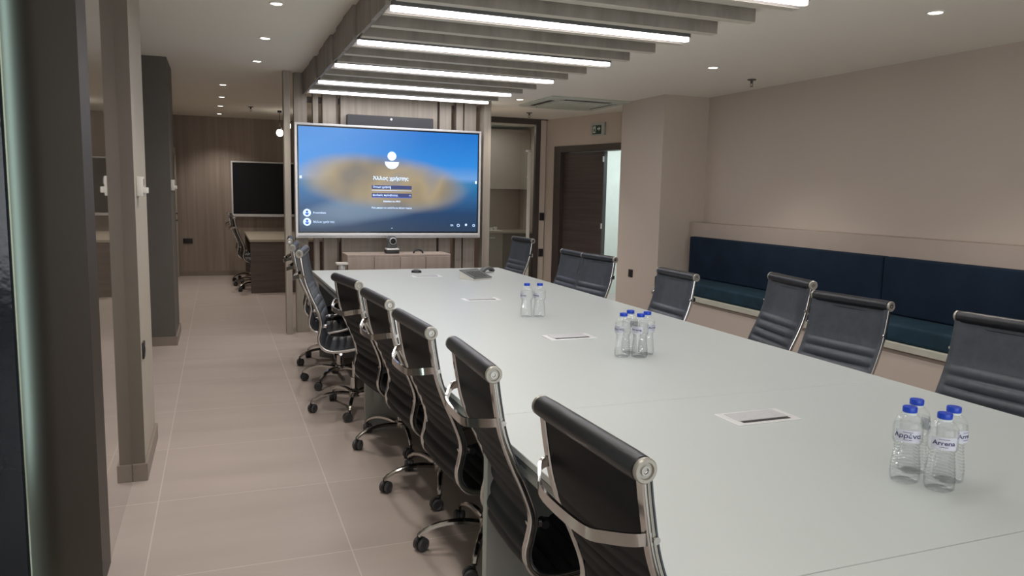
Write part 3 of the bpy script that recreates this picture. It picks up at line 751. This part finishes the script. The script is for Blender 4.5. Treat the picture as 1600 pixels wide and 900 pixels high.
# credenza below the screen, things on it
t = thing('low_cabinet', 'low pinkish wooden cabinet standing under the screen', 'cabinet', (1.77, 7.98, 0))
x0, x1 = 1.225 - 1.77, 2.31 - 1.77
MB().box(x0, x1, -0.17, 0.17, 0.0, 0.845, 0.002, 1).build('body', 'veneer_shelf', t)
MB().box(x0 - 0.004, x1 + 0.004, -0.178, 0.172, 0.845, 0.865, 0.002, 1).build('top', 'veneer_shelf', t)
for a in range(4):
    w_ = (x1 - x0) / 4; mb = MB().box(x0 + a * w_ + 0.003, x0 + (a + 1) * w_ - 0.003, -0.188, -0.17, 0.06, 0.842, 0.0015, 1); mb.build('door', 'veneer_shelf', t)
t = thing('ptz_camera', 'black and silver swivel camera on the low cabinet under the screen', 'camera', (1.71, 7.95, 0.865))
MB().box(-0.07, 0.07, -0.06, 0.06, 0.0, 0.038, 0.008).build('base', 'black_plastic', t)
MB().box(-0.066, 0.066, -0.062, 0.05, 0.038, 0.056, 0.006).build('collar', 'alu', t)
mb = MB(); mb.box(-0.052, 0.052, -0.045, 0.045, 0.056, 0.115, 0.02, 3); mb.build('neck', 'grey_plastic', t)
mb = MB(); mb.lathe([(0, 0.0), (0.05, 0.01), (0.062, 0.04), (0.055, 0.07), (0.03, 0.09), (0, 0.094)], 20, Matrix.Translation((0, 0, 0.09)))
hd = mb.build('head', 'grey_plastic', t)
MB().cyl((0, -0.03, 0.132), (0, -0.072, 0.132), 0.030, 20).build('lens', 'tv_black', hd)
MB().tube([(0.032 * math.cos(2 * PI * k / 20), -0.066, 0.132 + 0.032 * math.sin(2 * PI * k / 20)) for k in range(20)], 0.005, 8, closed=True).build('lens_ring', 'alu', hd)
mb = MB(); mb.tube(catmull([(1.93, 7.9, 0.868), (1.95, 7.9, 0.895), (1.985, 7.9, 0.905), (2.02, 7.9, 0.892), (2.035, 7.9, 0.868)], 4), 0.009, 8)
tag(mb.build('cable_loop', 'black_plastic'), 'short black cable arching over the back of the low cabinet', 'cable')
t = thing('pedestal_holder', 'small white capped pedestal beside the low cabinet below the screen', 'stand', (1.165, 7.80, 0))
MB().lathe([(0, 0), (0.05, 0), (0.05, 0.012), (0.02, 0.02), (0.018, 0.70), (0.036, 0.705), (0.036, 0.765), (0, 0.766)], 20).build('stem', 'tv_frame', t)
MB().box(-0.058, 0.058, -0.045, 0.045, 0.765, 0.79, 0.006).build('cap', 'white_plastic', t)

# ------------------------------------------------------------ ceiling slats and light tubes
ordn = ['first', 'second', 'third', 'fourth', 'fifth', 'sixth', 'seventh', 'eighth', 'ninth', 'tenth', 'eleventh', 'twelfth', 'thirteenth', 'fourteenth', 'fifteenth', 'sixteenth', 'seventeenth', 'eighteenth', 'nineteenth', 'twentieth']
BZ = 2.48
n = 0
for k in range(14, -6, -1):
    y = 3.262 + 0.3438 * k
    mb = MB().box(0.875, 2.785, y - 0.030, y + 0.030, BZ, ZR, 0.0015, 1)
    o = mb.build('ceiling_slat', 'baffle_wood')
    MB().box(0.875, 2.785, y - 0.0295, y + 0.0295, BZ - 0.002, BZ).build('pale_underside', 'edge_pale', o)  # thin paler strip along the underside of the slat
    tag(o, 'grey-brown wooden slat hanging under the ceiling, %s counted from the screen wall' % ordn[n], 'ceiling slat', 'ceiling slats over the table'); n += 1
n = 0
proto = None
tubes = [7.985] + [3.262 + 0.3438 * k - 0.095 for k in (12, 9, 6, 3, 0, -3)]
for y in tubes:
    if proto is None:
        s_ = thing('linear_light', '', 'light', (1.832, y, BZ + 0.025), 0, 'long light tubes between the ceiling slats')
        def stadium(L, r, nn=10):
            p = [(L + r * math.cos(a), r * math.sin(a)) for a in [(-PI / 2 + PI * q / nn) for q in range(nn + 1)]]
            return p + [(-x, -yy) for x, yy in p]
        MB().prism(stadium(0.92, 0.030), -0.008, 0.04).build('housing', 'grey_plastic', s_)
        MB().prism(stadium(0.915, 0.024), -0.030, -0.0082).build('diffuser', 'tube_light', s_)
        proto = s_
    else: s_ = copy_tree(proto); s_.location = (1.832, y, BZ + 0.03)
    area_light('tube_output', (1.832, y, BZ - 0.006), (0, 0, -1), 1.8, 0.05, TUBE_W if y < 7.9 else TUBE_W * 0.6, (1.0, 0.97, 0.985))
    s_['label'] = 'long white light tube under the ceiling, %s counted from the screen wall' % ordn[n]; n += 1
# wooden fascia of the ceiling step on the aisle side
mb = MB(); y = 8.32; g = 7.17
while g > -2.5:
    mb.box(0.846, 0.8735, g + 0.012, min(8.3, g + 0.42), BZ, ZL); mb.box(0.852, 0.8735, g + 0.43, min(8.3, g + 0.79), BZ, ZL)
    mb.box(0.866, 0.8735, g - 0.245, g + 0.02, BZ + 0.02, ZL)
    g -= 1.031
mb.box(0.850, 0.8735, 7.97, 8.28, BZ, ZL)
struct('trim_3', mb, 'baffle_wood')

# downlights
def downlight_proto():
    s_ = thing('downlight', '', 'light')
    MB().lathe([(0.040, 0.0), (0.048, 0.0), (0.048, -0.006), (0.044, -0.008), (0.036, -0.004), (0.036, 0.02), (0.040, 0.02)], 24).build('trim_ring', 'white_plastic', s_)
    MB().lathe([(0, -0.002), (0.034, -0.002), (0.034, -0.006), (0, -0.007)], 20).build('lens', 'downlight_lens', s_)
    return s_
dp = None
def spot(loc, power=SPOT_W):
    l = bpy.data.lights.new('downlight_beam', 'SPOT'); l.energy = power; l.spot_size = R(110); l.spot_blend = 0.9; l.shadow_soft_size = 0.04; l.color = (1.0, 0.93, 0.84)
    o = bpy.data.objects.new('downlight_beam', l); C.objects.link(o); o.location = loc; return o
DL = [(0.39, 5.30, ZL, 'row of spots over the aisle, nearest the camera'), (0.39, 6.53, ZL, 'row of spots over the aisle, second from the camera'), (0.385, 7.72, ZL, 'row of spots over the aisle, last before the slatted wall'),
      (0.10, 9.66, ZL, 'far room spots, first beyond the slatted wall'), (0.095, 10.95, ZL, 'far room spots, second beyond the slatted wall'), (0.085, 12.15, ZL, 'far room spots, third beyond the slatted wall'), (0.075, 13.45, ZL, 'far room spots, closest to the veneered end wall'),
      (3.69, 3.21, ZR, 'right ceiling, above the chairs by the blue bench'), (3.72, 5.27, ZR, 'right ceiling, left of the sprinkler near the pillar'), (3.144, 8.0, ZR, 'right ceiling, just left of the air conditioner'), (3.163, 9.10, ZR, 'right ceiling, beside the post right of the screen')]
for x, y, z, lb in DL:
    if dp is None: dp = downlight_proto(); s_ = dp
    else: s_ = copy_tree(dp)
    s_.location = (x, y, z); tag(s_, 'small round recessed spotlight, ' + lb, 'light', 'recessed ceiling spotlights'); spot((x, y, z - 0.03))
for x, y, z in ((0.39, 4.1, ZL), (0.39, 2.9, ZL), (0.39, 1.7, ZL), (0.39, 0.4, ZL), (3.68, 1.2, ZR)): spot((x, y, z - 0.03), SPOT_W if y > 2 else SPOT_W * 0.6)
# sprinklers
sp = None
for x, y, z, lb in ((4.39, 5.64, ZR, 'small sprinkler head in the right ceiling near the pillar'), (3.77, 9.25, ZR, 'small sprinkler head before the glass partition'), (0.50, 12.05, ZL, 'small sprinkler head in the ceiling of the far room')):
    if sp is None:
        sp = thing('sprinkler', '', 'sprinkler', group='ceiling sprinklers')
        MB().lathe([(0, 0), (0.038, 0), (0.036, -0.008), (0.012, -0.010), (0.011, -0.035), (0, -0.035)], 16).build('escutcheon', 'sprinkler_metal', sp)
        mb = MB(); mb.tube([(-0.008, 0, -0.03), (-0.014, 0, -0.045), (-0.004, 0, -0.060)], 0.0025, 6); mb.tube([(0.008, 0, -0.03), (0.014, 0, -0.045), (0.004, 0, -0.060)], 0.0025, 6)
        mb.lathe([(0, -0.060), (0.015, -0.060), (0.015, -0.063), (0, -0.063)], 12); mb.build('deflector', 'sprinkler_metal', sp); s_ = sp
    else: s_ = copy_tree(sp)
    s_.location = (x, y, z); s_['label'] = lb
# air conditioner cassette
t = thing('ceiling_air_conditioner', 'square ceiling cassette air conditioner above the brown door', 'air conditioner', (3.80, 8.02, ZR))
MB().box(-0.475, 0.475, -0.475, 0.475, -0.022, 0.0, 0.008).build('panel', 'cassette', t)
MB().box(-0.31, 0.31, -0.31, 0.31, -0.032, -0.022, 0.006).build('grille', 'cassette', t)
for k in range(4):
    M = Matrix.Rotation(k * PI / 2, 4, 'Z'); M2 = M @ Matrix.Translation((0, -0.385, -0.026)) @ Matrix.Rotation(R(8), 4, 'X')
    MB().box(-0.28, 0.28, -0.412, -0.352, -0.0245, -0.018, M=M).build('outlet', 'cassette_slot', t)
    if k in (2, 1): MB().box(-0.285, 0.285, -0.022, 0.022, -0.005, 0.0, 0.001, 1, M=M2).build('flap', 'cassette', t)
# pendant lamps in the far room
pp = None
for x, y, z, lb in ((0.93, 12.4, 2.365, 'small glowing globe lamp left of the slatted wall post, lower one'), (1.045, 12.4, 2.475, 'small glowing globe lamp just right of the post, upper one'), (3.20, 9.2, 2.33, 'small glowing globe lamp seen through the slats right of the soundbar')):
    if pp is None:
        pp = thing('globe_pendant', '', 'light', group='globe lamps beyond the slatted wall')
        MB().lathe([(0, 0.055), (0.02, 0.052), (0.042, 0.034), (0.052, 0.0), (0.042, -0.034), (0.02, -0.052), (0, -0.055)], 20).build('globe', 'bulb_glow', pp)
        MB().lathe([(0, 0.05), (0.03, 0.05), (0.03, 0.075), (0.006, 0.09), (0.006, 0.16), (0, 0.16)], 14).build('holder', 'black_plastic', pp); s_ = pp
    else: s_ = copy_tree(pp)
    s_.location = (x, y, z) if x < 3 else (2.98, 10.2, 2.60); s_['label'] = lb
    if x > 3: s_.location = (2.93, 8.5, 2.30)
    top = ZL if x < 3 else ZR
    zz = s_.location.z + 0.15
    MB().box(-0.004, 0.004, -0.004, 0.004, 0.15, top - s_.location.z).build('cord', 'black_plastic', s_)
    MB().box(-0.03, 0.03, -0.03, 0.03, top - s_.location.z - 0.03, top - s_.location.z).build('ceiling_rose', 'black_plastic', s_)

# ------------------------------------------------------------ far room
t = thing('far_desk', 'brown desk with dark side panel and pale top in the far room', 'desk', (1.2, 12.7, 0))
MB().box(-0.775, 0.775, -1.12, 1.12, 0.745, 0.78, 0.002, 1).build('desk_top', 'desk_top', t)
MB().box(-0.765, 0.765, -1.11, -1.075, 0.0, 0.745, 0.002, 1).build('end_panel', 'desk_dark', t)
MB().box(-0.765, 0.765, 1.075, 1.11, 0.0, 0.745, 0.002, 1).build('end_panel', 'desk_dark', t)
MB().box(-0.02, 0.02, -1.07, 1.07, 0.3, 0.745).build('modesty_panel', 'desk_dark', t)
t = thing('black_display_board', 'switched-off black display with thin silver frame on the veneered far wall', 'screen', (1.06, 14.1, 1.497))
mb = MB(); w_, h_ = 0.82, 0.475
mb.box(-w_, w_, -0.07, 0, h_ - 0.025, h_, 0.003); mb.box(-w_, w_, -0.07, 0, -h_, -h_ + 0.045, 0.003); mb.box(-w_, -w_ + 0.025, -0.07, 0, -h_ + 0.045, h_ - 0.025); mb.box(w_ - 0.025, w_, -0.07, 0, -h_ + 0.045, h_ - 0.025)
mb.build('frame', 'tv_frame', t)
MB().box(-w_ + 0.02, w_ - 0.02, -0.055, -0.01, -h_ + 0.04, h_ - 0.02).build('panel', 'board_black', t)

# ------------------------------------------------------------ kitchen behind glass
t = thing('glass_partition', 'dark framed glass partition of the small kitchen right of the screen', 'partition', (3.66, 10.0, 0))
mb = MB(); mb.box(-0.66, 0.585, -0.03, 0.03, 2.475, 2.535); mb.box(0.515, 0.585, -0.03, 0.03, 0, 2.475); mb.box(-0.66, -0.60, -0.03, 0.03, 0, 2.475); mb.box(-0.60, 0.515, -0.03, 0.03, 0.0, 0.04)
mb.build('frame', 'door_frame', t)
MB().box(-0.60, 0.515, -0.005, 0.005, 0.04, 2.475).build('glass_pane', 'pane_glass', t)
mb = MB(); mb.box(0.385, 0.43, -0.075, -0.045, 0.36, 2.09, 0.008)
h = mb.build('pull_handle', 'white_plastic', t)
mb = MB()
for z in (0.7, 1.75): mb.cyl((0.407, -0.05, z), (0.407, 0.0, z), 0.010, 10)
mb.box(0.365, 0.43, -0.06, -0.03, 2.09, 2.12, 0.004); mb.build('standoff', 'alu', h)
struct('wall_partition_head', MB().box(3.0, 4.35, 9.97, 10.03, 2.535, ZR), 'door_frame')
struct('wall_door_side', MB().box(4.245, 4.33, 9.98, 10.1, 0, ZR), 'wall_paint')
t = thing('kitchen_wall_cabinet', 'plain pale wall cabinet seen through the glass partition', 'cabinet', (3.70, 11.55, 1.58))
MB().box(-0.68, 0.91, -0.30, 0.12, 0.0, 0.92, 0.002, 1).build('body', 'kitchen_front', t)
for x in (-0.67, 0.125): MB().box(x, x + 0.785, -0.318, -0.30, 0.003, 0.917, 0.002, 1).build('door', 'kitchen_front', t)
t = thing('kitchen_base_cabinet', 'grey kitchen base cabinet with pale worktop behind the glass', 'cabinet', (3.70, 11.35, 0))
MB().box(-0.68, 0.91, -0.35, 0.34, 0.905, 0.94, 0.003, 1).build('worktop', 'kitchen_top', t)
MB().box(-0.68, 0.91, -0.30, 0.34, 0.08, 0.905).build('body', 'kitchen_dark', t)
dd = MB().box(-0.18, 0.405, -0.325, -0.302, 0.09, 0.90, 0.002, 1).build('door', 'kitchen_front', t)
mb = MB(); mb.box(0.18, 0.27, -0.345, -0.325, 0.83, 0.842, 0.003); mb.build('handle', 'alu', dd)
MB().box(0.41, 0.91, -0.325, -0.302, 0.09, 0.90, 0.002, 1).build('dark_door', 'kitchen_dark', t)
# tray with glasses on the worktop
t = thing('cup_tray', 'tray with stacked cups on the kitchen worktop behind the glass', 'tray', (3.92, 11.12, 0.94))
MB().box(-0.17, 0.17, -0.09, 0.09, 0, 0.012, 0.004).build('tray', 'white_plastic', t)
for i, x in enumerate((-0.12, -0.05, 0.02, 0.09)):
    MB().lathe([(0, 0.012), (0.024, 0.012), (0.032, 0.05 + 0.012 * (i % 2)), (0.029, 0.05 + 0.012 * (i % 2)), (0.022, 0.018), (0, 0.018)], 14, Matrix.Translation((x, 0, 0))).build('cup', 'white_plastic', t)

# ------------------------------------------------------------ brown door in the oblique wall
t = thing('door_1', None, None); t['kind'] = 'structure'; t.matrix_world = OB
mb = MB(); mb.box(0.31, 0.455, -0.015, 0.15, 0, 2.17, 0.003, 1); mb.box(0.455, 2.10, -0.015, 0.15, 2.085, 2.17, 0.003, 1); mb.box(2.03, 2.12, -0.015, 0.15, 0, 2.085)
mb.build('door_frame', 'door_frame', t)
lf = MB().box(0.46, 1.278, 0.05, 0.095, 0.01, 2.08, 0.002, 1).build('door_leaf', 'door_wood', t)
mb = MB(); mb.box(1.279, 1.296, 0.045, 0.10, 0.01, 2.08); mb.build('edge_strip', 'grey_plastic', t)
mb = MB()
for z in (0.35, 1.12, 1.98): mb.cyl((1.288, 0.038, z - 0.035), (1.288, 0.038, z + 0.035), 0.011, 10)
mb.build('hinge', 'alu', t)
# exit sign
t = thing('exit_sign', 'small green emergency exit sign high on the wall above the brown door', 'sign'); t.matrix_world = OB @ Matrix.Translation((1.22, -0.0, 2.355))
MB().box(-0.12, 0.14, -0.03, 0.0, -0.075, 0.085, 0.004).build('housing', 'exit_plate', t)
f_ = MB().box(-0.085, 0.085, -0.034, -0.03, -0.060, 0.050, 0.001, 1).build('sign_face', 'exit_green', t)
mb = MB(); y0, y1 = -0.036, -0.0342
mb.prism([(-0.07, -0.045), (-0.02, -0.045), (-0.02, 0.038), (-0.07, 0.038)], y0, y1, 'Y')
mb.build('doorway_mark', 'exit_white', f_)
mb = MB(); mb.prism([(0.012, -0.004), (0.042, -0.004), (0.042, -0.022), (0.075, 0.006), (0.042, 0.034), (0.042, 0.016), (0.012, 0.016)], y0, y1, 'Y'); mb.build('arrow_mark', 'exit_white', f_)
mb = MB(); yy0, yy1 = -0.0375, -0.036
mb.prism([(-0.050, 0.020), (-0.042, 0.028), (-0.034, 0.020), (-0.042, 0.012)], yy0, yy1, 'Y'); mb.prism([(-0.055, 0.008), (-0.035, 0.010), (-0.030, -0.015), (-0.022, -0.035), (-0.032, -0.036), (-0.042, -0.016), (-0.058, -0.030), (-0.064, -0.024), (-0.052, -0.008)], yy0, yy1, 'Y')
mb.build('running_figure', 'exit_green', f_)

# ------------------------------------------------------------ switches and outlets
def plate(name, label, cat, M, w_=0.08, h_=0.08, mat='black_plastic', d=0.010, n=1):
    t = thing(name, label, cat); t.matrix_world = M       # local: x across, z up, -y out of the wall
    MB().box(-w_ / 2, w_ / 2, -d, 0, -h_ / 2, h_ / 2, 0.003).build('plate', mat, t)
    for i in range(n):
        cx = (i - (n - 1) / 2) * 0.07
        MB().lathe([(0, 0.0), (0.02, 0), (0.02, 0.002), (0.017, 0.002), (0.016, 0.0005), (0, 0.0005)], 18, Matrix.Translation((cx, -d - 0.0001, 0)) @ Matrix.Rotation(PI / 2, 4, 'X')).build('insert', mat, t)
    return t
faceL = lambda x, y, z: Matrix.Translation((x, y, z)) @ Matrix.Rotation(-PI / 2, 4, 'Z')    # out of wall = -X
faceR = lambda x, y, z: Matrix.Translation((x, y, z)) @ Matrix.Rotation(PI / 2, 4, 'Z')     # out of wall = +X
plate('wall_switch', 'upper black switch between glass partition and brown door', 'switch', Matrix.Translation((4.292, 9.98, 1.20)), 0.07, 0.11)
plate('wall_socket', 'lower black socket between glass partition and brown door', 'socket', Matrix.Translation((4.290, 9.98, 0.69)), 0.07, 0.11)
plate('wall_socket', 'black socket on the side of the pillar facing the table', 'socket', faceL(4.28, 7.40, 0.665), 0.085, 0.085)
plate('wall_socket', 'black socket on the pillar front beside the ribbed chair', 'socket', Matrix.Translation((4.28, 6.86, 0.62)), 0.1, 0.09).location.x = 4.34
plate('wall_socket', 'black double socket low on the veneered far wall', 'socket', Matrix.Translation((-0.475, 14.1, 0.60)), 0.15, 0.085, n=2)
plate('wall_socket', 'dark socket low on the left door jamb', 'socket', faceR(-0.382, 4.36, 0.665), 0.08, 0.085)
plate('kitchen_socket', 'dark socket on the kitchen splashback behind the glass', 'socket', Matrix.Translation((4.06, 11.7, 1.22)), 0.11, 0.10, 'kitchen_dark')
for (y, z, x, lb) in ((4.42, 1.515, -0.382, 'white wall control panel on the near left door jamb'), (7.99, 1.53, -0.40, 'white wall control panel on the dark column further back')):
    t = thing('wall_control', lb, 'switch', (x, y, z))
    MB().box(0, 0.030, -0.055, 0.055, -0.050, 0.050, 0.005).build('housing', 'white_plastic', t)
    MB().box(0.030, 0.050, -0.042, 0.042, -0.035, -0.004, 0.004).build('keypad', 'white_plastic', t)
    MB().box(0.030, 0.036, -0.035, 0.035, 0.008, 0.040, 0.002).build('display', 'kitchen_front', t)
t = thing('door_handle_pair', 'two black lever handles on the left wall doorway of the far room', 'handle', (-0.655, 13.6, 1.05))
for z in (0.03, -0.08):
    mb = MB(); mb.cyl((0, 0, z), (0.05, 0, z), 0.012, 10); mb.box(0.038, 0.056, -0.10, 0.015, z - 0.010, z + 0.010, 0.004); mb.build('lever', 'black_plastic', t)

# ------------------------------------------------------------ bench
t = thing('upholstered_bench', 'long built-in bench with navy velvet cushions under the right wall', 'bench', (4.82, 3.0, 0))
Y0, Y1 = -2.0, 3.855
MB().box(-0.60, -0.04, Y0, Y1, 0.0, 0.505, 0.001, 1).build('base_box', 'wall_paint', t)
MB().box(-0.615, -0.04, Y0, Y1, 0.535, 0.58, 0.002, 1).build('seat_board', 'bench_edge', t)
MB().box(-0.60, -0.04, Y0, Y1, 0.505, 0.535).build('shadow_gap', 'skirting', t)
MB().box(-0.17, -0.002, Y0, Y1, 0.58, 1.257, 0.001, 1).build('back_ledge', 'ledge_paint', t)
yb = [Y1 - 0.13, 1.235, 0.425, -0.6, -1.9]
yb = [Y1 - 0.13, 1.24, -0.55, -1.95]
for a, b in zip(yb, yb[1:]):
    o = MB().box(-0.255, -0.17, b + 0.003, a - 0.003, 0.70, 1.115, 0.018, 3).build('back_cushion', 'navy_velvet', t)
for a, b in zip([Y1 - 0.02, 1.24, -0.55], [1.24, -0.55, -1.95]):
    MB().box(-0.59, -0.175, b + 0.003, a - 0.003, 0.58, 0.70, 0.022, 3).build('seat_cushion', 'navy_seat', t)
